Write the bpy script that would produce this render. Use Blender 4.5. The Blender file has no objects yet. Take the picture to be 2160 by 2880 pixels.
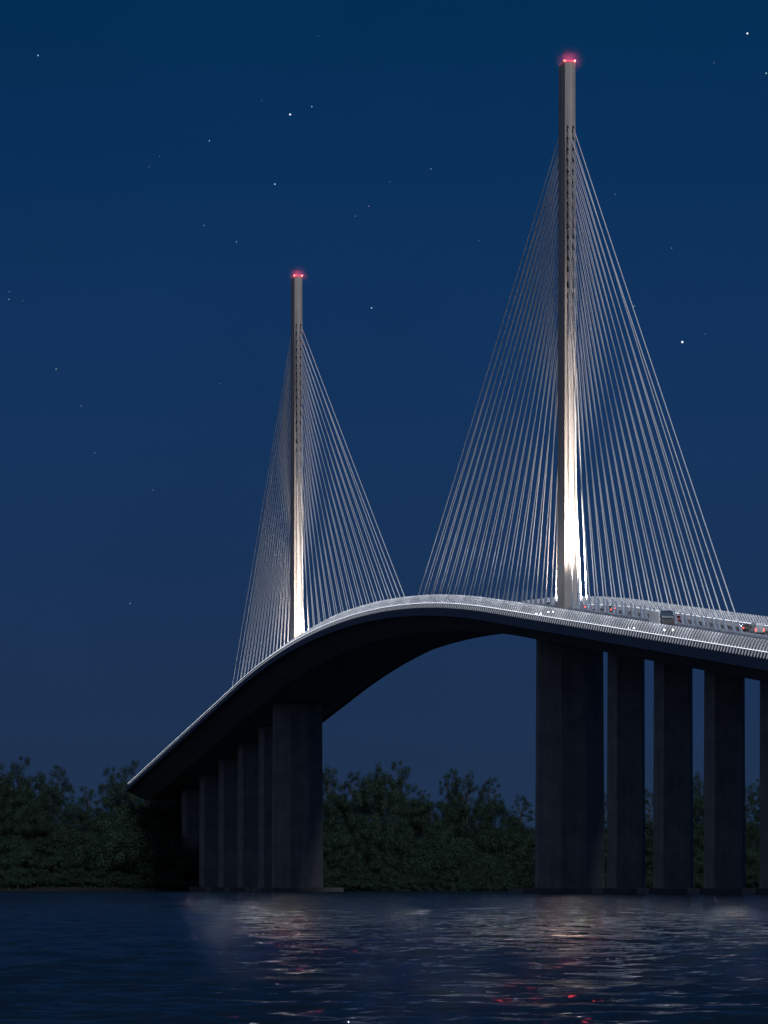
import bpy, bmesh, math, random
from mathutils import Vector, Matrix
R = math.radians
random.seed(7)
scene = bpy.context.scene
C = scene.collection

# ------------------------------------------------------------------ helpers
def link(name, me, mat=None, parent=None, loc=None, rot=None):
    o = bpy.data.objects.new(name, me); C.objects.link(o)
    if mat is not None and me is not None:
        for m in (mat if isinstance(mat, (list, tuple)) else [mat]): me.materials.append(m)
    if parent is not None: o.parent = parent
    if loc is not None: o.location = loc
    if rot is not None: o.rotation_euler = rot
    return o
def tag(o, label=None, cat=None, group=None, kind=None):
    if label: o['label'] = label
    if cat: o['category'] = cat
    if group: o['group'] = group
    if kind: o['kind'] = kind
    return o
class MB:
    def __init__(s): s.v = []; s.f = []; s.mi = []
    def face(s, pts, mi=0):
        n = len(s.v); s.v += [tuple(p) for p in pts]; s.f.append(tuple(range(n, n+len(pts)))); s.mi.append(mi)
    def add(s, vs, fs, mi=0):
        n = len(s.v); s.v += [tuple(p) for p in vs]
        for f in fs: s.f.append(tuple(i+n for i in f)); s.mi.append(mi)
    def hexa(s, p, mi=0):
        s.add(p, [(0,3,2,1),(4,5,6,7),(0,1,5,4),(1,2,6,5),(2,3,7,6),(3,0,4,7)], mi)
    def box(s, x0, x1, y0, y1, z0, z1, mi=0):
        s.hexa([(x0,y0,z0),(x1,y0,z0),(x1,y1,z0),(x0,y1,z0),(x0,y0,z1),(x1,y0,z1),(x1,y1,z1),(x0,y1,z1)], mi)
    def loft(s, rings, mi=0, caps=True):
        n = len(rings[0]); vs = [p for r in rings for p in r]; fs = []
        for i in range(len(rings)-1):
            for j in range(n):
                k = (j+1) % n; fs.append((i*n+j, i*n+k, (i+1)*n+k, (i+1)*n+j))
        if caps: fs.append(tuple(reversed(range(n)))); fs.append(tuple((len(rings)-1)*n+j for j in range(n)))
        s.add(vs, fs, mi)
    def tube(s, pts, rad, n=8, mi=0, caps=True):
        rings = []
        for i, p in enumerate(pts):
            p = Vector(p); a = Vector(pts[max(i-1,0)]); b = Vector(pts[min(i+1,len(pts)-1)])
            d = (b-a).normalized(); up = Vector((0,1,0)) if abs(d.y) < .9 else Vector((1,0,0))
            u = d.cross(up).normalized(); w = d.cross(u).normalized()
            r = rad[i] if isinstance(rad, (list, tuple)) else rad
            rings.append([tuple(p+u*(r*math.cos(2*math.pi*k/n))+w*(r*math.sin(2*math.pi*k/n))) for k in range(n)])
        s.loft(rings, mi, caps)
    def mesh(s, name, smooth=False):
        me = bpy.data.meshes.new(name); me.from_pydata(s.v, [], s.f)
        bm = bmesh.new(); bm.from_mesh(me); bmesh.ops.recalc_face_normals(bm, faces=bm.faces); bm.to_mesh(me); bm.free()
        for i, p in enumerate(me.polygons): p.material_index = s.mi[i]; p.use_smooth = smooth
        return me
    def build(s, name, mat=None, parent=None, smooth=False, **k):
        return link(name, s.mesh(name, smooth), mat, parent, **k)

# ------------------------------------------------------------------ materials
def newmat(name):
    m = bpy.data.materials.new(name); m.use_nodes = True; nt = m.node_tree
    return m, nt, nt.nodes['Principled BSDF']
def surf(name, col, rough=.7, var=.25, scale=.4, metal=0, streak=False, spec=.4, bump=0., bscale=8, col2=None, stretch=(1,1,1)):
    m, nt, b = newmat(name); N = nt.nodes; L = nt.links
    b.inputs['Roughness'].default_value = rough; b.inputs['Metallic'].default_value = metal
    b.inputs['Specular IOR Level'].default_value = spec
    tc = N.new('ShaderNodeTexCoord'); mp = N.new('ShaderNodeMapping'); L.new(tc.outputs['Object'], mp.inputs[0])
    mp.inputs['Scale'].default_value = stretch
    n1 = N.new('ShaderNodeTexNoise'); n1.inputs['Scale'].default_value = scale; n1.inputs['Detail'].default_value = 8
    n1.inputs['Roughness'].default_value = .65
    L.new(mp.outputs[0], n1.inputs['Vector'])
    rp = N.new('ShaderNodeValToRGB'); L.new(n1.outputs['Fac'], rp.inputs[0])
    c2 = col2 or [c*(1-var) for c in col]; c1 = [min(1, c*(1+var*.6)) for c in col]
    rp.color_ramp.elements[0].position = .32; rp.color_ramp.elements[1].position = .68
    rp.color_ramp.elements[0].color = (*c2, 1); rp.color_ramp.elements[1].color = (*c1, 1)
    out = rp.outputs[0]
    if streak:
        mp2 = N.new('ShaderNodeMapping'); L.new(tc.outputs['Object'], mp2.inputs[0]); mp2.inputs['Scale'].default_value = (1.1, 1.1, .05)
        n2 = N.new('ShaderNodeTexNoise'); n2.inputs['Scale'].default_value = 1.; n2.inputs['Detail'].default_value = 6
        L.new(mp2.outputs[0], n2.inputs['Vector'])
        r2 = N.new('ShaderNodeValToRGB'); L.new(n2.outputs['Fac'], r2.inputs[0])
        r2.color_ramp.elements[0].position = .4; r2.color_ramp.elements[1].position = .62
        r2.color_ramp.elements[0].color = (.62,.62,.65,1); r2.color_ramp.elements[1].color = (1,1,1,1)
        mx = N.new('ShaderNodeMix'); mx.data_type = 'RGBA'; mx.blend_type = 'MULTIPLY'; mx.inputs[0].default_value = .45
        L.new(out, mx.inputs[6]); L.new(r2.outputs[0], mx.inputs[7]); out = mx.outputs[2]
    L.new(out, b.inputs['Base Color'])
    if bump:
        nb = N.new('ShaderNodeTexNoise'); nb.inputs['Scale'].default_value = bscale; nb.inputs['Detail'].default_value = 4
        L.new(tc.outputs['Object'], nb.inputs['Vector'])
        bp = N.new('ShaderNodeBump'); bp.inputs['Strength'].default_value = bump; bp.inputs['Distance'].default_value = .05
        L.new(nb.outputs['Fac'], bp.inputs['Height']); L.new(bp.outputs[0], b.inputs['Normal'])
    return m
def emit(name, col, st):
    m, nt, b = newmat(name)
    b.inputs['Base Color'].default_value = (.3,.3,.3,1)
    b.inputs['Emission Color'].default_value = (*col, 1); b.inputs['Emission Strength'].default_value = st
    return m

M = {}
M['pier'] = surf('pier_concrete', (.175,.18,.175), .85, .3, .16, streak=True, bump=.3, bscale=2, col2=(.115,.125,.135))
M['pylon'] = surf('pylon_concrete', (.35,.335,.33), .8, .12, .12, streak=True)
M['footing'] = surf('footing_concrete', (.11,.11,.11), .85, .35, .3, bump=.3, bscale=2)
M['deck'] = surf('girder_concrete', (.15,.16,.15), .8, .3, .15)
M['fascia'] = surf('fascia_panel', (.014,.022,.05), .6, .12, .2)
M['asphalt'] = surf('asphalt', (.055,.055,.06), .9, .25, .5)
M['marking'] = surf('road_paint', (.6,.6,.58), .7, .2, 2)
M['barrier'] = surf('barrier_concrete', (.42,.42,.44), .8, .35, .6, streak=False, stretch=(.6,.6,.6))
M['median'] = surf('median_concrete', (.26,.3,.36), .8, .25, .6)
M['picket'] = surf('galvanised_steel', (.78,.81,.86), .45, .12, 1.2, metal=.0, spec=.6)
M['cable'] = surf('cable_sheath', (.78,.80,.84), .45, .08, .5, spec=.6)
M['sleeve'] = surf('sleeve_steel', (.28,.34,.44), .6, .12, .8)
M['socket'] = surf('socket_steel', (.03,.03,.04), .8, .1, 1)
M['trunk'] = surf('bark', (.07,.06,.055), .9, .3, 2)
M['ground'] = surf('bank_soil', (.006,.009,.006), .95, .4, .1)
M['strip'] = emit('light_strip', (.86,.92,1.), 2.2)
M['beacon'] = emit('beacon_lens', (1,.2,.04), 3.5)
M['beacon_base'] = surf('beacon_housing', (.3,.05,.04), .5, .1, 4)
M['tail'] = emit('tail_lamp', (1,.03,.015), 9)
M['head'] = emit('head_lamp', (1,.97,.9), 40)
M['tyre'] = surf('tyre_rubber', (.012,.012,.013), .9, .1, 6)
M['rim'] = surf('wheel_rim', (.3,.3,.32), .4, .1, 6, metal=.6)
M['glass'] = surf('tinted_glass', (.008,.01,.013), .12, .05, 1, spec=.35)
M['van'] = surf('van_paint', (.34,.37,.42), .35, .06, .5)
M['black'] = surf('black_paint', (.015,.016,.02), .25, .1, 1, spec=.6)
M['silver'] = surf('silver_paint', (.35,.36,.38), .35, .08, 1, metal=.3)
M['red'] = surf('red_paint', (.35,.02,.02), .3, .1, 1, spec=.6)
M['truckbox'] = surf('truck_box_panel', (.8,.8,.82), .55, .12, 1.5, stretch=(1,1,.12))
M['truckcab'] = surf('truck_cab_paint', (.02,.035,.055), .3, .1, 1, spec=.6)
M['trim'] = surf('plastic_trim', (.02,.02,.022), .7, .1, 2)

def leafmat(name, c1, c2):
    m, nt, b = newmat(name); N = nt.nodes; L = nt.links
    b.inputs['Roughness'].default_value = .65; b.inputs['Specular IOR Level'].default_value = .3
    g = N.new('ShaderNodeNewGeometry'); oi = N.new('ShaderNodeObjectInfo')
    n = N.new('ShaderNodeTexNoise'); n.inputs['Scale'].default_value = .25; n.inputs['Detail'].default_value = 3
    L.new(g.outputs['Position'], n.inputs['Vector'])
    a = N.new('ShaderNodeMath'); a.operation = 'ADD'; L.new(n.outputs['Fac'], a.inputs[0])
    k = N.new('ShaderNodeMath'); k.operation = 'MULTIPLY_ADD'; L.new(g.outputs['Random Per Island'], k.inputs[0]); k.inputs[1].default_value = .14; k.inputs[2].default_value = -.2
    L.new(k.outputs[0], a.inputs[1])
    a2 = N.new('ShaderNodeMath'); a2.operation = 'MULTIPLY_ADD'; L.new(oi.outputs['Random'], a2.inputs[0]); a2.inputs[1].default_value = .45; L.new(a.outputs[0], a2.inputs[2])
    r = N.new('ShaderNodeValToRGB'); L.new(a2.outputs[0], r.inputs[0])
    r.color_ramp.elements[0].position = .25; r.color_ramp.elements[1].position = .95
    r.color_ramp.elements[0].color = (*c1,1); r.color_ramp.elements[1].color = (*c2,1)
    L.new(r.outputs[0], b.inputs['Base Color'])
    return m
M['leaf'] = leafmat('leaves', (.007,.020,.013), (.020,.048,.027))

# ------------------------------------------------------------------ camera
FPX = 12958.; HC = 1.6; HY = 2495.
cam = bpy.data.cameras.new('camera'); co = link('camera', cam, loc=(0,0,HC), rot=(R(90),0,0))
cam.sensor_fit = 'HORIZONTAL'; cam.sensor_width = 36; cam.lens = FPX/2160*36
cam.shift_y = (HY-1440)/2160; cam.clip_start = 1; cam.clip_end = 80000
scene.camera = co

# ------------------------------------------------------------------ bridge frame: x along the axis (away), y to the left, z up from the water
TH = math.atan2(77.2, 412.); SN, CS = math.sin(TH), math.cos(TH)
X1, Y1 = 47.5, 1178.
bridge = bpy.data.objects.new('cable_stayed_bridge', None); C.objects.link(bridge)
bridge.location = (X1, Y1, 0); bridge.rotation_euler = (0, 0, R(90)+TH)
tag(bridge, 'long humped cable-stayed bridge crossing the water, two tall pylons with red lights', 'bridge')
def W(s, w, z): return Vector((X1 - s*SN - w*CS, Y1 + s*CS - w*SN, z))
GN, GF, SP = .093, .097, 420.
def zc(s):
    if s < 0: return 72.4 + GN*s
    if s <= SP: return 72.4 + GN*s - (GN+GF)*s*s/(2*SP)
    return 72.4 + GN*SP - (GN+GF)*SP/2 - GF*(s-SP)
S0, S1 = -482., 712.
def stations(a, b, d): n = max(1, int(round((b-a)/d))); return [a+(b-a)*i/n for i in range(n+1)]
ST = stations(S0, S1, 5.)
def sweep(name, prof, mat, parent=bridge, a=S0, b=S1, smooth=False, closed=True, st=None):
    mb = MB(); rings = [[(s, w, zc(s)+z) for (w, z) in prof] for s in (st or stations(a, b, 5.))]
    mb.loft(rings); return mb.build(name, mat, parent, smooth)
def mirror(p): return [(-w, z) for (w, z) in p]

# girder, fascia, road
girder = sweep('deck', [(-20.8,-.75),(-20.8,-2.6),(-19.6,-3.5),(-12.5,-6.9),(12.5,-6.9),(19.6,-3.5),(20.8,-2.6),(20.8,-.75),(0,-.35)], M['deck'])
for sg in (1, -1):
    p = [(20.83,-.78),(21.3,-.72),(22.1,-3.0),(21.6,-3.25),(20.83,-2.7)]
    sweep('fascia', [(sg*w, z) for w, z in p], M['fascia'])
    # kerb side barrier with its lit top rail
    p = [(20.95,-.7),(20.95,.45),(20.6,.45),(20.35,-.3),(20.0,-.4),(20.0,-.7)]
    bar = sweep('side_barrier', [(sg*w, z) for w, z in p], M['barrier'])
    sweep('light_strip', [(sg*w, z) for w, z in [(20.95,.455),(20.95,.53),(20.85,.53),(20.85,.455)]], M['strip'], bar)
    sweep('road_surface', [(sg*w, z) for w, z in [(1.32,-.34),(19.98,-.70),(19.98,-.66),(1.32,-.02)]], M['asphalt'])
    for wl in (2.3, 19.2):
        zt = -.02 + (-.64)*(wl-1.32)/18.66 + .008
        sweep('lane_marking', [(sg*w, z) for w, z in [(wl-.09,zt),(wl+.09,zt),(wl+.09,zt-.006),(wl-.09,zt-.006)]], M['marking'])
    mb = MB()
    for wl in (7.9, 13.5):
        zt = -.02 + (-.64)*(wl-1.32)/18.66 + .012
        s = S0+4
        while s < S1-10:
            mb.face([(s, sg*(wl-.08), zc(s)+zt), (s+4, sg*(wl-.08), zc(s+4)+zt), (s+4, sg*(wl+.08), zc(s+4)+zt), (s, sg*(wl+.08), zc(s)+zt)])
            s += 10
    mb.build('lane_marking', M['marking'], bridge)['kind'] = 'stuff'
med = sweep('median_barrier', [(-1.3,-.3),(-1.3,.55),(-1.05,.85),(1.05,.85),(1.3,.55),(1.3,-.3)], M['median'])

# fences: slats leaning in over the carriageway, on rails
def fh(s):
    for (a, x), (b, y) in zip(((-999,1),(225,1),(290,.78),(400,.56),(530,.42)), ((225,1),(290,.78),(400,.56),(530,.42),(2000,.4))):
        if s <= b: return x+(y-x)*(s-a)/(b-a)
def slat(mb, s, zb, sg, k=1.):
    t = .06; pts = [(21.35,-.85,.11),(20.9,.5,.17),(20.2,2.0,.2),(19.75,2.75,.19)]; vs = []
    for (w, z, hw) in pts:
        for (dx, dw) in ((-t,-hw),(t,-hw),(t,hw),(-t,hw)): vs.append((s+dx, sg*(w+dw), zb+(z+.85)*k-.85))
    n = len(pts); fs = [(0,3,2,1), tuple(4*(n-1)+k for k in range(4))]
    for i in range(n-1):
        for k in range(4):
            kk = (k+1) % 4; fs.append((4*i+k, 4*i+kk, 4*i+4+kk, 4*i+4+k))
    mb.add(vs, fs)
for sg in (1, -1):
    rails = MB()
    for (w, z) in ((20.62,1.1),(20.35,1.7),(20.05,2.3)):
        rails.loft([[(s, sg*(w+a), zc(s)+(z+.85)*fh(s)-.85+b) for a, b in ((-.03,-.03),(.03,-.03),(.03,.03),(-.03,.03))] for s in stations(S0, S1, 5.)])
    fe = rails.build('fence', M['picket'], bridge)
    one = MB(); slat(one, 0, 0, sg); sm = one.mesh('slat'); sm.materials.append(M['picket'])
    rest = MB(); s = S0+.7; n = 0
    while s < S1-6:
        if -236 < s and n < 100:
            o = bpy.data.objects.new('slat', sm); C.objects.link(o); o.parent = fe; o.location = (s, 0, zc(s)); n += 1
        else: slat(rest, s, zc(s), sg, fh(s))
        s += 2.38
    r = rest.build('slat', M['picket'], fe); r['kind'] = 'stuff'

# piers
def oct_ring(s, z, hw, hl, a, c):
    # hw half width (y), hl half length (x), a chamfer along y, c chamfer along x
    return [(s-hl, -hw+a, z),(s-hl, hw-a, z),(s-hl+c, hw, z),(s+hl-c, hw, z),(s+hl, hw-a, z),(s+hl, -hw+a, z),(s+hl-c, -hw, z),(s-hl+c, -hw, z)]
def pier(s, hw, hl, a, c, zbase, foot, fz=(-1.5, 1.45)):
    mb = MB(); top = zc(s)-6.85
    zs = [zbase + (top-zbase)*k/8 for k in range(9)]
    rings = []
    for z in zs:
        f = 1 + .05*(1-(z/72.))
        rings.append(oct_ring(0, z, hw*f, hl*f, a*f, c*f))
    mb.loft(rings)
    p = mb.build('pier', M['pier'], bridge, loc=(s, 0, 0))
    if foot:
        m2 = MB(); fw, fl = foot
        m2.loft([[(-fl,-fw,z),(-fl,fw,z),(fl,fw,z),(fl,-fw,z)] for z in fz])
        r = m2.build('footing', M['footing'], p)
        bv = r.modifiers.new('b', 'BEVEL'); bv.width = .12
    return p
pier(0, 8.35, 4.2, 5.2, 2.6, 1.2, (14.3, 9))
pier(420, 8.3, 4.2, 5.2, 2.6, 1.2, (14.6, 9))
for s in (-61, -107.5, -154, -201, -248, -295, -342, -389, -436, -476): pier(s, 4.38, 3.4, 1.3, 2.6, 1.1, (7.2, 5.5), (-1.5, 1.32+.0004*(-s)))
for s in (477, 526, 573, 623): pier(s, 4.3, 3.3, 1.3, 2.6, 1.2, (8.6, 5.5), (-1.5, 1.42+.0015*(s-470)))
pier(672, 4.3, 3.3, 1.3, 2.6, 12, None)

m = MB(); m.loft([[(704,-13,z),(704,13,z),(713,13,z),(713,-13,z)] for z in (8, 37.3)]); m.build('abutment', M['pier'], bridge)
# pylons (cruciform plan: core with set-back wings)
ZT = 211.9
def pylon(s):
    mb = MB(); base = zc(s)-1.0
    def ring(z):
        k = (z-base)/(ZT-base); hw = 1.62*(1-k)+1.34*k; wing = .05*(1-k)+.36*k
        hl = 4.3*(1-k)+3.6*k; cl = .12*hl
        return [(-hl,-hw,z),(-hl,hw,z),(-cl,hw+wing,z),(cl,hw+wing,z),(hl,hw,z),(hl,-hw,z),(cl,-hw-wing,z),(-cl,-hw-wing,z)]
    zs = [base+(ZT-base)*k/20 for k in range(21)]
    rings = [ring(z) for z in zs]; mb.loft(rings, caps=False)
    n = 12; top = rings[-1]; mb.face(top)
    p = mb.build('pylon', M['pylon'], bridge, loc=(s, .72 if s == 0 else .3, 0))
    for (x, y) in ((-2.9,1.3),(-2.9,-1.35),(2.7,1.2),(2.7,-1.3)):
        m2 = MB(); m2.tube([(0,0,0),(0,0,.35)], .16, 10)
        b = m2.build('beacon', M['beacon_base'], p, loc=(x, y, ZT)); b.scale = (1,1,1) if x < 0 else (.55,.55,.55)
        bm = bmesh.new(); bmesh.ops.create_uvsphere(bm, u_segments=12, v_segments=8, radius=.22); bmesh.ops.translate(bm, vec=(0,0,.4), verts=bm.verts)
        # lens and housing in one beacon mesh
        me = b.data; bm.from_mesh(me)
        for f in bm.faces: f.material_index = 0
        for f in bm.faces:
            if f.calc_center_median().z > .2: f.material_index = 1
        bm.to_mesh(me); bm.free(); me.materials.append(M['beacon'])
    # parapet rail round the top
    m3 = MB()
    for (x0,y0,x1,y1) in ((-3,-1.3,3,-1.3),(-3,1.3,3,1.3),(-3,-1.3,-3,1.3),(3,-1.3,3,1.3)):
        m3.tube([(x0,y0,ZT+.5),(x1,y1,ZT+.5)], .03, 5)
        for t in (0,.5,1): m3.tube([(x0+(x1-x0)*t,y0+(y1-y0)*t,ZT-.02),(x0+(x1-x0)*t,y0+(y1-y0)*t,ZT+.5)], .025, 5)
    m3.build('parapet_rail', M['sleeve'], p)
    return p
pyl = [pylon(0), pylon(420)]

# stay cables
stuff = MB()
def cable(p0, p1, individual=True, nearside=False):
    p0 = Vector(p0); p1 = Vector(p1); d = (p1-p0); ln = d.length; d.normalize()
    sag = .0012*ln
    pts = []
    for k in range(9):
        t = k/8; q = p0 + (p1-p0)*t; q = Vector((q.x, q.y, q.z-sag*4*t*(1-t))); pts.append(q)
    if not individual:
        stuff.tube(pts, .135, 6); stuff.tube([p0-d*.3, p0+d*3.2, p0+d*4.2], [.42,.32,.17], 6); return
    o = p0
    m = MB(); m.tube([q-o for q in pts], .135, 8)
    c = m.build('stay_cable', M['cable'], bridge, smooth=True, loc=tuple(o))
    m = MB(); m.tube([-d*.3, d*3.0, d*4.0], [.40,.30,.18], 8); m.build('anchor_sleeve', M['sleeve'], c)
    m = MB(); e = p1-o
    m.tube([e-d*1.2, e-d*.2, e+d*.6], [.22,.25,.25], 8); m.build('socket', M['socket'], c)
NC = 17
for pi, sp in enumerate((0., 420.)):
    near = pi == 0
    for side in (-1, 1):
        backstay = (side == -1) if near else (side == 1)
        step = 9.75 if backstay else 12.1
        for k in range(NC):
            if backstay:
                s = sp + side*(8.5 + step*k)
                if k == NC-1: s += side*3.
            else:
                s = sp + side*(11 + step*k)
                if k == NC-1: s += side*1.5
            zt = 151 + 2.78*k - (1.2 if k < 3 else 0)
            kk = (zt-72)/(ZT-72); hl = 4.3*(1-kk)+3.6*kk
            for w in (-.72, .72):
                wo = .72 if near else .3; p0 = (s, w+wo*.6, zc(s)+.8); p1 = (sp+side*(hl-.1), w*.98+wo, zt)
                ind = near or (side == -1 and k > 0)
                cable(p0, p1, ind)
st = stuff.build('stay_cable', M['cable'], bridge, smooth=True); st['kind'] = 'stuff'

# ------------------------------------------------------------------ lamps of the bridge and added deck fill
def L2(kind, name, s, w, z, power, col, aim=None, size=R(60), blend=.6, radius=.3):
    l = bpy.data.lights.new(name, kind); l.energy = power; l.color = col
    if name in ('beacon_lamp', 'added_deck_fill'): l.specular_factor = .12
    if hasattr(l, 'shadow_soft_size'): l.shadow_soft_size = radius
    o = link(name, l); o.location = W(s, w, z)
    if kind == 'SPOT':
        l.spot_size = size; l.spot_blend = blend
        d = W(*aim)-W(s, w, z); o.rotation_euler = d.to_track_quat('-Z', 'Y').to_euler()
    return o
WO = {0.: .72, 420.: .3}
WARM = (1., .80, .62); NEUT = (1., .88, .78)
for sp, m_ in ((0., 1.), (420., 1.)):
    zb = zc(sp)
    L2('SPOT', 'pylon_floodlight', sp-23.5, WO[sp], zc(sp-23.5)+1.3, 8.7e5*m_, (1., .84, .70), (sp, WO[sp], zb+46), R(76), 1., 1.3)
    L2('SPOT', 'cable_floodlight', sp+5.5, 0, zb+1.5, 3e4*m_, WARM, (sp+60, 0, zb+80), R(85), .5)
    for (x, y) in ((-3.0,1.25),(-3.0,-1.5)):
        L2('POINT', 'beacon_lamp', sp+x, y+WO[sp], ZT+.75, 1500, (1,.05,.07), radius=0)

for k in range(34):
    for y in (-9.5, 17.0): L2('POINT', 'added_deck_fill', -229+24*k, y, zc(-229+24*k)+8.5, 1500, (.9,.93,1.), radius=0)  # unseen lamps added above the deck to brighten fences and barriers

# ------------------------------------------------------------------ vehicles
def profile_body(mb, pts, hw, mi=0, tumble=None):
    """pts: side outline (x,z); tumble(z)->half width factor"""
    n = len(pts); f = tumble or (lambda z: 1.)
    L_ = [(x, hw*f(z), z) for x, z in pts]; R_ = [(x, -hw*f(z), z) for x, z in pts]
    mb.add(L_+R_, [tuple(range(n)), tuple(reversed(range(n, 2*n)))] + [(i, (i+1)%n, n+(i+1)%n, n+i) for i in range(n)], mi)
def bevel(o, w=.05, seg=2):
    b = o.modifiers.new('bevel', 'BEVEL'); b.width = w; b.segments = seg; b.limit_method = 'ANGLE'; b.angle_limit = R(35)
def wheel(parent, x, y, r, w=.24):
    m = MB(); m.tube([(x,y-w/2,r),(x,y+w/2,r)], r, 20); o = m.build('wheel', M['tyre'], parent); bevel(o, .03)
    m = MB(); sg = 1 if y > 0 else -1; m.tube([(x,y+sg*(w/2-.02),r),(x,y+sg*(w/2+.012),r)], r*.6, 14); m.build('rim', M['rim'], o)
def lampbox(parent, name, x0, x1, y, z0, z1, hw, mat):
    m = MB(); m.box(x0, x1, y-hw, y+hw, z0, z1); o = m.build(name, mat, parent); return o
def place(name, label, cat, s, w, forward, group=None):
    e = bpy.data.objects.new(name, None); C.objects.link(e)
    zr = -.02 + (-.64)*(abs(w)-1.32)/18.66
    g = (zc(s+1)-zc(s-1))/2
    loc = W(s, w, zc(s)+zr+.01)
    ang = R(90)+TH + (0 if forward else math.pi)
    pitch = -math.atan(g) if forward else math.atan(g)
    e.matrix_world = Matrix.Translation(loc) @ Matrix.Rotation(ang, 4, 'Z') @ Matrix.Rotation(pitch, 4, 'Y')
    tag(e, label, cat, group); return e
def car(name, label, cat, s, w, forward, paint, L=4.4, H=1.48, hw=.88, kind='hatch', lights='tail', group=None, st=1.):
    e = place(name, label, cat, s, w, forward, group); h = L/2; bl = .92 if kind != 'suv' else 1.08
    body = [(-h,.35),(-h-.03,.65),(-h+.05,bl),(h-1.15,bl),(h-.15,bl-.17),(h,.6),(h-.02,.32),(h-.5,.22),(-h+.5,.22)]
    m = MB(); profile_body(m, body, hw); o = m.build('body', paint, e); bevel(o, .07, 3)
    if kind == 'sedan': cab = [(-h+.75,bl-.02),(-h+1.35,H),(h-1.9,H),(h-1.1,bl-.02)]
    elif kind == 'pickup': cab = [(-h+1.9,bl-.02),(-h+2.05,H),(h-1.75,H),(h-1.1,bl-.02)]
    else: cab = [(-h+.1,bl-.02),(-h+.45,H),(h-1.9,H),(h-1.0,bl-.02)]
    tf = lambda z: .97-.17*max(0, (z-bl)/(H-bl))
    m = MB(); profile_body(m, cab, hw, 0, tf); r = m.build('roof', paint, e); bevel(r, .06, 2)
    def lerp(a, b, t): return (a[0]+(b[0]-a[0])*t, a[1]+(b[1]-a[1])*t)
    for (a, b) in ((cab[0], cab[1]), (cab[3], cab[2])):
        p, q = lerp(a, b, .18), lerp(a, b, .88); out = .03*(-1 if a is cab[0] else 1)
        m = MB(); y0, y1 = hw*tf(p[1])*.84, hw*tf(q[1])*.84
        m.hexa([(p[0]+out,-y0,p[1]),(p[0]+out,y0,p[1]),(q[0]+out,y1,q[1]),(q[0]+out,-y1,q[1]),(p[0]-out,-y0,p[1]),(p[0]-out,y0,p[1]),(q[0]-out,y1,q[1]),(q[0]-out,-y1,q[1])])
        m.build('windscreen', M['glass'], e)
    for sg in (1, -1):
        m = MB(); a0 = lerp(cab[0],cab[1],.2); a1 = lerp(cab[0],cab[1],.85); b1 = lerp(cab[3],cab[2],.85); b0 = lerp(cab[3],cab[2],.2)
        q = [(a0[0]+.2,a0[1]),(a1[0]+.15,a1[1]),(b1[0]-.1,b1[1]),(b0[0]-.2,b0[1])]
        m.hexa([(x, sg*(hw*tf(z)-.02), z) for x, z in q]+[(x, sg*(hw*tf(z)+.012), z) for x, z in q]); m.build('window', M['glass'], e)
        for x in (-h+.85, h-.85): wheel(e, x, sg*(hw-.1), .33)
        lampbox(e, 'tail_light', -h-.06, -h+.15, sg*(hw-.16), .66, .86, .13, M['tail'] if lights == 'tail' else M['trim'])
        lampbox(e, 'headlight', h-.2, h+.03, sg*(hw-.2), .55, .72, .15, M['head'] if lights == 'head' else M['rim'])
    m = MB(); m.box(-h-.08, -h+.1, -hw*.95, hw*.95, .3, .52); o = m.build('bumper', M['trim'], e); bevel(o, .03)
    m = MB(); m.box(-h-.09, -h-.07, -.26, .26, .56, .67); m.build('number_plate', M['rim'], e)
    return e

G = 'vehicles driving over the bridge'
car('red_car', 'small red hatchback with glowing tail lights, far carriageway behind the truck', 'car', -68.5, -10.6, True, M['red'], kind='hatch', L=4.1, group=G)
car('dark_car', 'black tall car with red tail lights just right of the near pylon', 'car', -6, -8.0, True, M['black'], kind='suv', H=1.75, hw=.95, L=4.7, group=G)
car('silver_car', 'silver car on the far carriageway close beside the near pylon, one tail light seen', 'car', 13, -7.2, True, M['silver'], kind='sedan', group=G)
car('white_car', 'pale roofed car by the far barrier, between the near pylon and the black car', 'car', 12, -13.6, True, M['van'], kind='sedan', lights='tail', group=G)
car('distant_car', 'car beyond the near pylon on its left, a single red tail light showing', 'car', 85, -13.5, True, M['black'], kind='hatch', group=G)
car('grey_car', 'dark car with bright headlights behind the near fence, between near pylon and truck', 'car', -126, 15.2, False, M['black'], kind='sedan', lights='head', group=G)
car('oncoming_car', 'oncoming car with lit headlights behind the near fence, left of the near pylon', 'car', -33, 16.0, False, M['silver'], kind='sedan', lights='head', group=G)
car('oncoming_car', 'second oncoming car with headlights following close behind, farther from the near pylon base', 'car', -22, 10.4, False, M['black'], kind='suv', H=1.7, lights='head', group=G)
car('dark_pickup', 'dark grey pickup with glowing rear window line just left of the white van', 'pickup', -126, -12.0, True, M['black'], kind='hatch', L=4.9, H=1.7, hw=.95, group=G)

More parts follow.
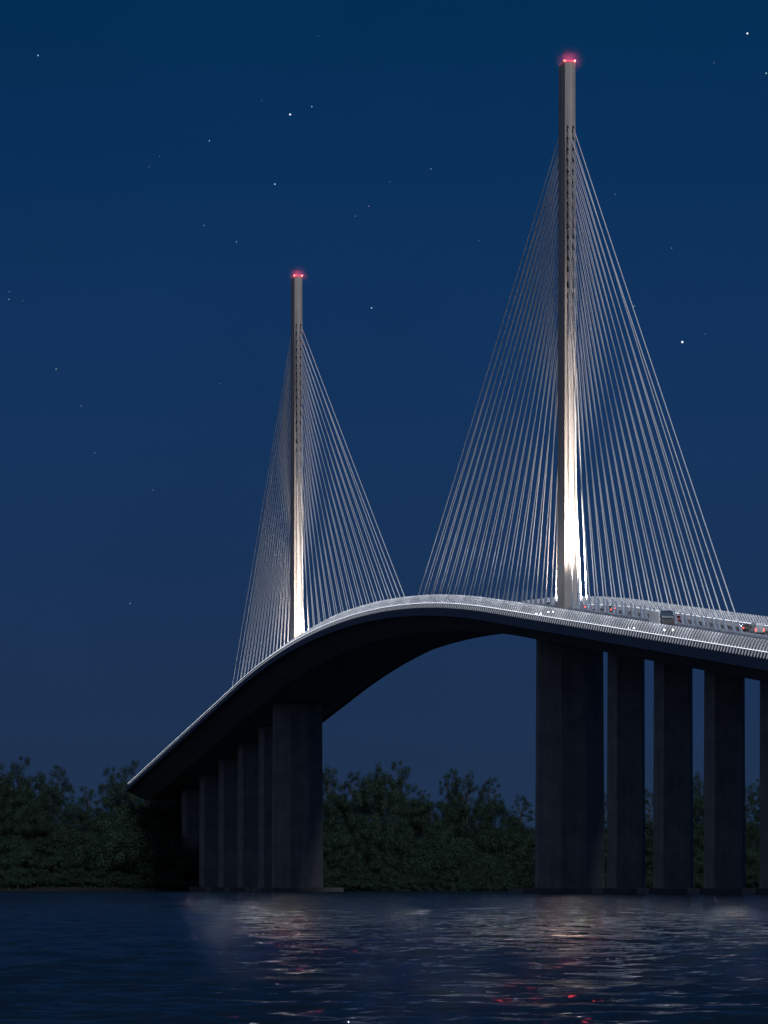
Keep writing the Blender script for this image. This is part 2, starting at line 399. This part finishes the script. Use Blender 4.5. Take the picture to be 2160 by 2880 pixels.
# van
e = place('delivery_van', 'pale grey high-roof van with red tail lights at the right edge of the bridge', 'van', -150, -8.4, True, G)
h = 2.9
m = MB(); body = [(-h,.42),(-h,2.35),(-h+.18,2.58),(h-1.7,2.55),(h-.95,1.55),(h-.1,1.2),(h,.8),(h-.02,.4),(h-.5,.32),(-h+.4,.32)]
profile_body(m, body, 1.0, 0, lambda z: 1-.06*max(0, z-1.2)); o = m.build('body', M['van'], e); bevel(o, .09, 3)
for sg in (1, -1):
    m = MB(); m.box(-h-.015, -h+.02, sg*.02, sg*.86, .62, 2.2) if sg > 0 else m.box(-h-.015, -h+.02, -.86, -.02, .62, 2.2)
    d = m.build('rear_door', M['van'], e); bevel(d, .01)
    m = MB(); m.box(-h-.05, -h-.016, sg*.08-.03, sg*.08+.03, 1.1, 1.22); m.build('handle', M['trim'], d)
    lampbox(e, 'tail_light', -h-.05, -h+.12, sg*.93, .85, 1.45, .085, M['tail'])
    lampbox(e, 'headlight', h-.2, h+.02, sg*.78, .75, .98, .16, M['rim'])
    for x in (-h+1., h-1.): wheel(e, x, sg*.88, .36)
    m = MB(); zt = lambda z: 1-.06*max(0, z-1.2)
    q = [(h-2.6,1.45),(h-2.55,2.2),(h-1.75,2.2),(h-1.15,1.5)]
    m.hexa([(x, sg*(zt(z)-.02), z) for x, z in q]+[(x, sg*(zt(z)+.012), z) for x, z in q]); m.build('window', M['glass'], e)
    m = MB(); m.box(h-1.5, h-1.4, sg*1.05-.1, sg*1.05+.1, 1.45, 1.75); m.build('mirror', M['trim'], e)
m = MB(); m.hexa([(h-1.62,-.8,2.35),(h-1.62,.8,2.35),(h-1.0,.86,1.62),(h-1.0,-.86,1.62),(h-1.58,-.8,2.39),(h-1.58,.8,2.39),(h-.96,.86,1.66),(h-.96,-.86,1.66)]); m.build('windscreen', M['glass'], e)
m = MB(); m.box(-h-.12, -h+.05, -.95, .95, .36, .56); o = m.build('bumper', M['trim'], e); bevel(o, .03)
m = MB(); m.box(-h-.13, -h-.11, -.26, .26, .6, .71); m.build('number_plate', M['rim'], e)

# truck, coming towards the camera
e = place('box_truck', 'big truck with pale box body, dark rounded front and two headlights behind the near fence', 'truck', -151, 12.8, False, G); e.scale = (1.12, 1.12, 1.15)
m = MB(); m.box(-8.2, .2, -1.32, 1.32, 1.15, 4.35); o = m.build('cargo_box', M['truckbox'], e); bevel(o, .06)
m = MB(); m.box(-8.0, 2.2, -.5, .5, .7, 1.12); m.build('chassis', M['trim'], e)
m = MB(); cab = [(.45,.75),(.45,3.1),(2.05,3.05),(2.5,2.1),(2.62,1.3),(2.6,.5),(1.9,.45)]
profile_body(m, cab, 1.25); o = m.build('cab', M['truckcab'], e); bevel(o, .1, 3)
m = MB(); defl = [(.22,3.14),(.22,4.6),(.6,4.65),(1.2,4.3),(1.75,3.6),(2.0,3.14)]
profile_body(m, defl, 1.3, 0, lambda z: 1-.05*max(0, z-3.6)); o = m.build('wind_deflector', M['truckcab'], e); bevel(o, .15, 3)
m = MB(); m.hexa([(2.13,-1.1,2.95),(2.13,1.1,2.95),(2.51,1.15,2.12),(2.51,-1.15,2.12),(2.17,-1.1,2.98),(2.17,1.1,2.98),(2.56,1.15,2.14),(2.56,-1.15,2.14)]); m.build('windscreen', M['glass'], e)
m = MB(); m.box(2.5, 2.68, -.75, .75, .85, 1.5); m.build('grille', M['trim'], e)
m = MB(); m.box(2.4, 2.75, -1.22, 1.22, .4, .78); o = m.build('bumper', M['trim'], e); bevel(o, .05)
for sg in (1, -1):
    lampbox(e, 'headlight', 2.55, 2.72, sg*1.0, .84, 1.06, .17, M['head'])
    m = MB(); m.box(2.15, 2.3, sg*1.42-.12, sg*1.42+.12, 2.0, 2.75); m.build('mirror', M['van'] if sg > 0 else M['trim'], e)
    for x in (-6.6, -5.3, 1.5): wheel(e, x, sg*1.1, .5, .32)
    m = MB(); q = [(.8,2.1),(.85,2.85),(1.9,2.85),(2.2,2.1)]
    m.hexa([(x, sg*1.23, z) for x, z in q]+[(x, sg*1.265, z) for x, z in q]); m.build('window', M['glass'], e)

# ------------------------------------------------------------------ water
def water_mat():
    m, nt, b = newmat('water'); N = nt.nodes; L = nt.links
    b.inputs['Base Color'].default_value = (.006,.016,.035,1); b.inputs['Roughness'].default_value = .06
    b.inputs['IOR'].default_value = 1.27; b.inputs['Specular IOR Level'].default_value = .33
    g = N.new('ShaderNodeNewGeometry')
    acc = g.outputs['Normal']
    for sc, amp, rt in (((.35,1.3,1), (.22,.75,0), .1), ((1.7,6.,1), (.22,.75,0), -.12)):
        mp = N.new('ShaderNodeMapping'); mp.inputs['Scale'].default_value = sc; mp.inputs['Rotation'].default_value = (0,0,rt)
        L.new(g.outputs['Position'], mp.inputs[0])
        n = N.new('ShaderNodeTexNoise'); n.inputs['Scale'].default_value = 1; n.inputs['Detail'].default_value = 2
        L.new(mp.outputs[0], n.inputs['Vector'])
        sb = N.new('ShaderNodeVectorMath'); sb.operation = 'SUBTRACT'; L.new(n.outputs['Color'], sb.inputs[0]); sb.inputs[1].default_value = (.5,.5,.5)
        ml = N.new('ShaderNodeVectorMath'); ml.operation = 'MULTIPLY'; L.new(sb.outputs[0], ml.inputs[0]); ml.inputs[1].default_value = amp
        ad = N.new('ShaderNodeVectorMath'); ad.operation = 'ADD'; L.new(acc, ad.inputs[0]); L.new(ml.outputs[0], ad.inputs[1]); acc = ad.outputs[0]
    nm = N.new('ShaderNodeVectorMath'); nm.operation = 'NORMALIZE'; L.new(acc, nm.inputs[0])
    L.new(nm.outputs[0], b.inputs['Normal'])
    df = N.new('ShaderNodeBsdfDiffuse'); df.inputs['Color'].default_value = (.008,.016,.028,1)      # dark colour mixed in, dims the reflected sky
    mix = N.new('ShaderNodeMixShader'); mix.inputs[0].default_value = .44; L.new(df.outputs[0], mix.inputs[1]); L.new(b.outputs[0], mix.inputs[2])
    L.new(mix.outputs[0], N['Material Output'].inputs['Surface'])
    return m
M['water'] = water_mat()
import numpy as np
rng = np.random.default_rng(4)
ys = [38.]
while ys[-1] < 1800: ys.append(ys[-1]*1.0042)
ys = np.array(ys); us = np.linspace(-1, 1, 520)
Y, U = np.meshgrid(ys, us, indexing='ij'); X = U*(.17*Y+30)
Z = np.zeros_like(X)
for lam, amp, n in ((23,.008,5),(11,.008,6),(5.5,.008,8),(2.8,.008,9),(1.5,.008,10),(.8,.0065,10)):
    for i in range(n):
        l = lam*rng.uniform(.75,1.3); th = rng.normal(R(82), R(19)); ph = rng.uniform(0, 6.28); k = 2*math.pi/l
        cell = Y*.0042*2.2
        Z += amp*rng.uniform(.6,1.3)*np.sin(k*(X*math.cos(th)+Y*math.sin(th))+ph)*np.clip(l/np.maximum(cell, 1e-3), 0, 1)
Z *= np.clip((1-np.abs(U))/.12, 0, 1)
r_, c_ = X.shape; idx = np.arange(r_*c_).reshape(r_, c_)
vs = np.stack([X.ravel(), Y.ravel(), Z.ravel()], 1).tolist()
fs = np.stack([idx[:-1,:-1].ravel(), idx[:-1,1:].ravel(), idx[1:,1:].ravel(), idx[1:,:-1].ravel()], 1).tolist()
n = len(vs); vs += [(-20000,-2000,-.02),(20000,-2000,-.02),(20000,30000,-.02),(-20000,30000,-.02)]; fs.append([n, n+1, n+2, n+3])
me = bpy.data.meshes.new('water'); me.from_pydata(vs, [], fs); me.polygons.foreach_set('use_smooth', [True]*len(fs))
tag(link('water', me, M['water']), 'dark blue rippled water catching warm glints of the bridge lights', 'water', kind='structure')

# ------------------------------------------------------------------ far bank
def sst(a, b, x): t = max(0, min(1, (x-a)/(b-a))); return t*t*(3-2*t)
def bank_z(x, y):
    sh = 1786 + 6*math.sin(x*.021+1) + 3*math.sin(x*.067)
    d = y-sh
    z = -1.5 + 2.2*sst(-4, 3, d) + 13*sst(0, 60, d) + 12*sst(50, 140, d)
    if d > 0: z += 1.2*math.sin(x*.05+y*.03)*sst(0, 40, d)
    return z
nx, ny = 110, 40
vs = []; fs = []
for j in range(ny):
    y = 1770 + (j/(ny-1))**1.5*900
    for i in range(nx):
        x = -700 + 1400*i/(nx-1); vs.append((x, y, bank_z(x, y)))
for j in range(ny-1):
    for i in range(nx-1): a = j*nx+i; fs.append((a, a+1, a+nx+1, a+nx))
mb = MB(); mb.add(vs, fs); tag(mb.build('river_bank', M['ground'], smooth=True), 'wooded slope rising from the far shore', 'bank', kind='structure')

# ------------------------------------------------------------------ trees
def leafquad(mb, c, sz, nrm=None):
    a = Vector((random.gauss(0,1), random.gauss(0,1), random.gauss(0,1))).normalized()
    if nrm is not None: a = (a*.4+nrm).normalized()
    b = a.orthogonal().normalized(); b.rotate(Matrix.Rotation(random.random()*6.28, 3, a)); d = a.cross(b)
    l = sz*random.uniform(.7,1.3); w = l*random.uniform(.4,.7)
    mb.add([c-b*l, c+d*w, c+b*l, c-d*w], [(0,1,2,3)])
def make_tree(seed, H=16., cw=7.5, rmax=2.7, nclump=34, nleaf=130, low=.2):
    random.seed(seed)
    tr = MB(); cr = MB()
    zt = H*.42
    tr.tube([(0,0,-1.5),(.1,0,zt*.5),(random.uniform(-.5,.5),random.uniform(-.5,.5),zt),(random.uniform(-1,1),random.uniform(-1,1),H*.72)], [.42,.33,.26,.1], 7)
    cl = []
    for i in range(nclump):
        for _ in range(40):
            th = random.random()*6.283; u = random.random()**.55; rr = u*cw
            top = H*(.98-.42*u**2.2)*(1+random.uniform(-.09,.05)); bot = H*(low+.16*random.random())
            z = top-(top-bot)*random.random()**1.5
            p = Vector((rr*math.cos(th), rr*math.sin(th), z))
            if all((p-q).length > 1.15 for q, _ in cl): break
        r = random.uniform(1.,rmax)*(.8 if rmax < 2 else 1); cl.append((p, r))
    for i, (p, r) in enumerate(cl):
        if i % 3 == 0:
            z0 = min(zt*.6+.28*p.z, p.z-.6); a = Vector((0,0,z0)); mid = (a+p)/2+Vector((0,0,-.5+random.random()*.6))
            tr.tube([a, mid, p], [.16,.09,.035], 5)
        n = int(2.1*nleaf*(r/1.5)**1.6)
        for _ in range(n):
            d = Vector((random.gauss(0,1), random.gauss(0,1), random.gauss(0,.75)))
            d = d.normalized()*(random.random()**.25)*r*random.choice((1,1,1,1.2))
            leafquad(cr, p+d, .185, (d.normalized()+Vector((0,0,.35))).normalized())
    return tr.mesh('trunk', True), cr.mesh('crown')
TREES = [make_tree(11), make_tree(12, 15, 8.5), make_tree(13, 17, 6.5), make_tree(14, 14, 9, nclump=52), make_tree(15, 18, 6.8, nclump=36)]
SKYT = [make_tree(31, 16, 6.5, 1.8, 44, 95), make_tree(32, 17, 5.8, 1.7, 40, 95), make_tree(33, 15, 7.2, 1.8, 50, 95), make_tree(34, 18, 5.5, 1.6, 38, 95)]
BUSH = [make_tree(21, 9, 6.5, nclump=40, nleaf=120, low=.0), make_tree(22, 8, 7, nclump=42, nleaf=120, low=.0), make_tree(23, 10, 6, nclump=36, nleaf=120, low=.0)]
for tset in (TREES, BUSH, SKYT):
    for a, b in tset: a.materials.append(M['trunk']); b.materials.append(M['leaf'])
HT = {cr.name: max(v.co.z for v in cr.vertices) for t in (TREES, BUSH, SKYT) for _, cr in t}
random.seed(99)
SKY = [(-900,2130),(-400,2150),(-150,2120),(0,2120),(60,2112),(85,2165),(110,2172),(150,2150),(190,2175),(228,2222),(262,2195),(300,2172),(345,2140),(395,2145),(430,2170),(500,2230),(905,2142),(945,2150),(975,2160),(1010,2150),(1040,2135),(1085,2122),(1125,2135),(1150,2190),(1180,2225),(1215,2178),(1270,2155),(1320,2150),(1345,2190),(1390,2182),(1430,2205),(1475,2225),(1500,2250),(1560,2240),(1690,2212),(1760,2230),(1815,2206),(1850,2215),(1925,2200),(1975,2148),(2010,2160),(2060,2190),(2110,2180),(2140,2190),(2300,2160),(2700,2140),(3200,2150)]
def skyline(px):
    for (a, ya), (b, yb) in zip(SKY, SKY[1:]):
        if a <= px <= b: return ya+(yb-ya)*(px-a)/(b-a)
    return 2150
def corridor(x, y):      # bridge local coords
    dx, dy = x-X1, y-Y1
    return (-dx*SN+dy*CS, -dx*CS-dy*SN)
def zone(px):
    if px < 230: return 'at the left end of the far shore'
    if px < 560: return 'beside the low far end of the bridge deck'
    if px < 1200: return 'just right of the far pylon pier'
    if px < 1510: return 'just left of the near pylon pier'
    return 'seen between the right-hand piers'
ntree = 0
def plant(kindset, x, y, ztop, minh, rowname, wscale=1., bush=False):
    global ntree
    z0 = bank_z(x, y)-.3
    s, w = corridor(x, y)
    if s > S1-2 and abs(w) < 20: pass
    if abs(w) < 30 and s < S1+4:
        lim = zc(s)-7.4 if abs(w) < 24 else (zc(s)-2 if s < S1-45 else 99)
        if ztop > lim: ztop = lim
        if s > 560 and min(abs(s-672), abs(s-623)) < 9 and abs(w) < 11: return
    h = ztop-z0
    if h < minh: return
    tr, cr = random.choice(kindset)
    H0 = HT[cr.name]
    sc = h/H0; wx = sc**.5*wscale if not bush else max(sc, .75)*wscale
    px = 1080+FPX*x/y
    nm = 'shrub' if bush else 'tree'
    e = bpy.data.objects.new(nm, None); C.objects.link(e); e.location = (x, y, z0)
    e.rotation_euler = (0, 0, random.random()*6.28); e.scale = (wx, wx, sc)
    lab = {'sky': 'tall dark tree on the skyline ', 'mid': 'dark bushy tree halfway up the slope ', 'low': 'low leafy tree on the lower slope ', 'shore': 'round dark shrub at the water edge '}[rowname] + zone(px)
    tag(e, lab, nm, lab.split(' ', 1)[1].replace('broadleaf tree', 'broadleaf trees'))
    for me, n in ((tr, 'trunk'), (cr, 'crown')):
        o = bpy.data.objects.new(n, me); C.objects.link(o); o.parent = e
    ntree += 1
def row(y0, dx, rowname, fn, kindset, minh, jy=8, xr=None, wscale=1., bush=False):
    half = y0*1080/FPX+22; x = -half
    while x < half:
        xx = x+random.uniform(-.25,.25)*dx; yy = y0+random.uniform(-jy, jy); px = 1080+FPX*xx/yy
        pz = fn(px, xx); ztop = (HY-pz)*yy/FPX+HC
        plant(kindset, xx, yy, ztop, minh, rowname, wscale, bush)
        x += dx
row(1925, 9.5, 'sky', lambda p, x: skyline(p)+random.uniform(-12,14), SKYT, 7, 8, wscale=.85)
row(1893, 10.5, 'mid', lambda p, x: skyline(p)+random.uniform(35,90), TREES, 6, 6, wscale=1.)
row(1860, 10.5, 'mid', lambda p, x: (2225 if 330 < p < 520 else skyline(p)+random.uniform(95,155)), TREES, 6, 6, wscale=1.05)
row(1832, 10, 'low', lambda p, x: (2255 if 300 < p < 505 else 2330)+random.uniform(-22,22), BUSH+TREES[3:4], 4, 5, wscale=1.15)
row(1811, 9, 'low', lambda p, x: (2330 if 280 < p < 500 else 2393)+random.uniform(-18,18), BUSH, 4, 4, wscale=1.1, bush=True)
row(1797, 7.5, 'shore', lambda p, x: 2445+random.uniform(-14,12), BUSH, 3, 2, wscale=1.05, bush=True)
row(1791, 6.5, 'shore', lambda p, x: 2468+random.uniform(-8,6), BUSH, 2, 1.2, wscale=1.0, bush=True)
print('trees', ntree)
# undergrowth that nobody could count
mb = MB(); random.seed(5)
for i in range(60000):
    x = random.uniform(-175, 175); y = random.uniform(1783, 1935)
    z = bank_z(x, y)
    if z < -.2: continue
    s, w = corridor(x, y)
    leafquad(mb, Vector((x, y, z+random.random()**2*3.2)), .42)
tag(mb.build('undergrowth', M['leaf']), 'dense dark undergrowth covering the far bank', 'undergrowth', kind='stuff')

# ------------------------------------------------------------------ stars (lit points in the sky)
STARS = [(107,156,2.6,'c','cyan white star near the top left corner'),(816,322,3.4,'w','brightest star of the upper middle sky, violet white'),(877,300,2.2,'c','small pale star up and right of the violet white one'),
(773,518,2.9,'c','bright cyan star above the far pylon'),(589,396,2.,'c','small pale star left of the bright violet one'),(449,440,1.6,'d','faint star of the upper left sky, right one of a pair'),(419,469,1.4,'d','faint star of the upper left sky, left one of a pair'),
(895,102,1.4,'d','faint star at the top middle of the sky'),(736,283,1.5,'d','faint star left of the brightest upper star'),(573,634,2.1,'b','blue star left of and above the far pylon top'),(1037,580,2.,'v','violet star in the gap between the pylon tops'),
(999,608,1.8,'b','dim blue star just below the violet one between the pylons'),(1045,866,2.6,'c','pale green white star right of the far pylon top'),(158,1038,2.2,'y','yellowish star low in the left sky'),(26,820,1.9,'b','blue star at the left edge of the sky, upper of two'),
(25,842,1.7,'c','teal star at the left edge of the sky, lower of two'),(65,846,1.2,'d','very faint star beside the two at the left edge'),(665,680,1.5,'c','faint teal star left above the far pylon'),(2102,94,3.4,'w','bright white star near the top right corner'),
(2008,177,1.8,'d','faint star left of the top right bright one'),(2155,206,2.8,'c','cyan star cut by the right edge of the sky'),(1212,475,2.2,'b','blue star left of the near pylon, high up'),(1730,547,1.7,'b','dim blue star right of the near pylon, high up'),
(1889,698,2.,'d','small pale star right of the near pylon fan'),(1919,962,4.,'w','brightest star of all, white, right of the near pylon cables'),(1984,940,1.6,'d','faint star right of the brightest one'),(1783,861,1.8,'c','small teal star touching the right edge of the near cable fan'),
(1347,677,1.4,'d','faint star left of the near pylon cables'),(228,1142,2.1,'d','grey white star of the middle left sky'),(266,1274,2.,'b','blue star of the middle left sky, below the grey one'),(430,1378,1.7,'b','dim blue star midway down the left sky'),
(366,1697,2.4,'b','low blue violet star left of the far cable fan'),(618,1079,1.5,'d','faint star left of the far pylon shaft'),(1096,511,1.4,'b','dim blue star high between the two pylons')]
SC = {'c': ((.35,.75,.95), .65), 'w': ((.85,.9,1.), 1.1), 'd': ((.35,.5,.7), .25), 'b': ((.12,.25,.85), .5), 'v': ((.35,.3,.8), .42), 'y': ((.6,.65,.4), .4)}
for k, (c, st_) in SC.items(): M['star'+k] = emit('star_glow', c, st_)
bm = bmesh.new(); bmesh.ops.create_icosphere(bm, subdivisions=2, radius=1.); 
starme = {}
for k in SC:
    me = bpy.data.meshes.new('star'); bm.to_mesh(me); me.materials.append(M['star'+k]); starme[k] = me
bm.free(); D = 30000.
for (x, y, r, k, lab) in STARS:
    o = bpy.data.objects.new('star', starme[k]); C.objects.link(o)
    o.location = ((x-1080)/FPX*D, D, HC+(HY-y)/FPX*D); rr = r*.78*D/FPX; o.scale = (rr, rr, rr)
    tag(o, lab, 'star', 'stars in the night sky')

# volume spheres added to shape the halo round the red beacons
def beacon_halo(s):
    m = bpy.data.materials.new('beacon_halo'); m.use_nodes = True; nt = m.node_tree; nt.nodes.clear()
    out = nt.nodes.new('ShaderNodeOutputMaterial'); v = nt.nodes.new('ShaderNodeVolumePrincipled')
    v.inputs['Color'].default_value = (.9,.9,.95,1)
    tc = nt.nodes.new('ShaderNodeTexCoord'); ln = nt.nodes.new('ShaderNodeVectorMath'); ln.operation = 'LENGTH'; nt.links.new(tc.outputs['Object'], ln.inputs[0])
    mr = nt.nodes.new('ShaderNodeMapRange'); mr.inputs[1].default_value = 0; mr.inputs[2].default_value = 5.; mr.inputs[3].default_value = 1; mr.inputs[4].default_value = 0
    nt.links.new(ln.outputs['Value'], mr.inputs[0])
    pw = nt.nodes.new('ShaderNodeMath'); pw.operation = 'POWER'; pw.inputs[1].default_value = 3.2; nt.links.new(mr.outputs[0], pw.inputs[0])
    ml = nt.nodes.new('ShaderNodeMath'); ml.operation = 'MULTIPLY'; ml.inputs[1].default_value = .04; nt.links.new(pw.outputs[0], ml.inputs[0])
    nt.links.new(ml.outputs[0], v.inputs['Density'])
    nt.links.new(v.outputs[0], out.inputs['Volume'])
    bm = bmesh.new(); bmesh.ops.create_icosphere(bm, subdivisions=3, radius=5.); me = bpy.data.meshes.new('beacon_halo'); bm.to_mesh(me); bm.free()
    o = link('beacon_halo', me, m); o.location = W(s-3, WO[float(s)], ZT+.4); 
    tag(o, 'added halo glowing red round the beacons of the %s pylon' % ('near' if s == 0 else 'far'), 'beacon_halo', kind='stuff')
beacon_halo(0); beacon_halo(420)

# ------------------------------------------------------------------ night sky and an added moon
w = bpy.data.worlds.new('World'); scene.world = w; w.use_nodes = True; nt = w.node_tree; N = nt.nodes; L = nt.links
bg = N['Background']; tc = N.new('ShaderNodeTexCoord'); sx = N.new('ShaderNodeSeparateXYZ'); L.new(tc.outputs['Generated'], sx.inputs[0])
rp = N.new('ShaderNodeValToRGB'); L.new(sx.outputs['Z'], rp.inputs[0])
cr = rp.color_ramp
stops = [(0.,(.0145,.0315,.070)),(.035,(.0130,.0325,.084)),(.07,(.0092,.0325,.097)),(.115,(.0060,.0325,.108)),(.155,(.0030,.0295,.101)),(.195,(.0010,.0265,.085)),(.3,(.004,.026,.080)),(1.,(.014,.032,.075))]
cr.elements[0].position = 0; cr.elements[1].position = 1
for p, c in stops[1:-1]: cr.elements.new(p)
for el, (p, c) in zip(sorted(cr.elements, key=lambda e: e.position), stops): el.position = p; el.color = (*c, 1)
nz = N.new('ShaderNodeTexNoise'); nz.inputs['Scale'].default_value = 14; nz.inputs['Detail'].default_value = 5; L.new(tc.outputs['Generated'], nz.inputs['Vector'])
ma = N.new('ShaderNodeMath'); ma.operation = 'MULTIPLY_ADD'; L.new(nz.outputs['Fac'], ma.inputs[0]); ma.inputs[1].default_value = .22; ma.inputs[2].default_value = .89
vm = N.new('ShaderNodeVectorMath'); vm.operation = 'SCALE'; L.new(rp.outputs[0], vm.inputs[0]); L.new(ma.outputs[0], vm.inputs['Scale'])
dp = N.new('ShaderNodeVectorMath'); dp.operation = 'DOT_PRODUCT'; L.new(tc.outputs['Generated'], dp.inputs[0]); dp.inputs[1].default_value = (-.80,-.58,.15)
cl_ = N.new('ShaderNodeMath'); cl_.operation = 'MAXIMUM'; cl_.inputs[1].default_value = 0; L.new(dp.outputs['Value'], cl_.inputs[0])
sq = N.new('ShaderNodeMath'); sq.operation = 'POWER'; sq.inputs[1].default_value = 1.6; L.new(cl_.outputs[0], sq.inputs[0])
gl = N.new('ShaderNodeVectorMath'); gl.operation = 'SCALE'; gl.inputs[0].default_value = (.125,.125,.150); L.new(sq.outputs[0], gl.inputs['Scale'])
ad = N.new('ShaderNodeVectorMath'); ad.operation = 'ADD'; L.new(vm.outputs[0], ad.inputs[0]); L.new(gl.outputs[0], ad.inputs[1])   # added glow behind the camera to the left, lightens piers and shaded trees
L.new(ad.outputs[0], bg.inputs['Color']); bg.inputs['Strength'].default_value = 1.
sun = bpy.data.lights.new('added_moon', 'SUN'); sun.energy = 1.3; sun.angle = R(15); sun.color = (.97,.97,1)  # unseen moon added to brighten fence, cables and pylons
az = TH+R(6); el = R(40)   # behind the camera, along the bridge: the deck shades its own piers
so = link('added_moon', sun); so.rotation_euler = Vector((-math.sin(az)*math.cos(el), math.cos(az)*math.cos(el), -math.sin(el))).to_track_quat('-Z', 'Y').to_euler()

vs_ = scene.view_settings; vs_.view_transform = 'Standard'; vs_.look = 'None'; vs_.exposure = 0; vs_.gamma = 1; vs_.use_curve_mapping = False
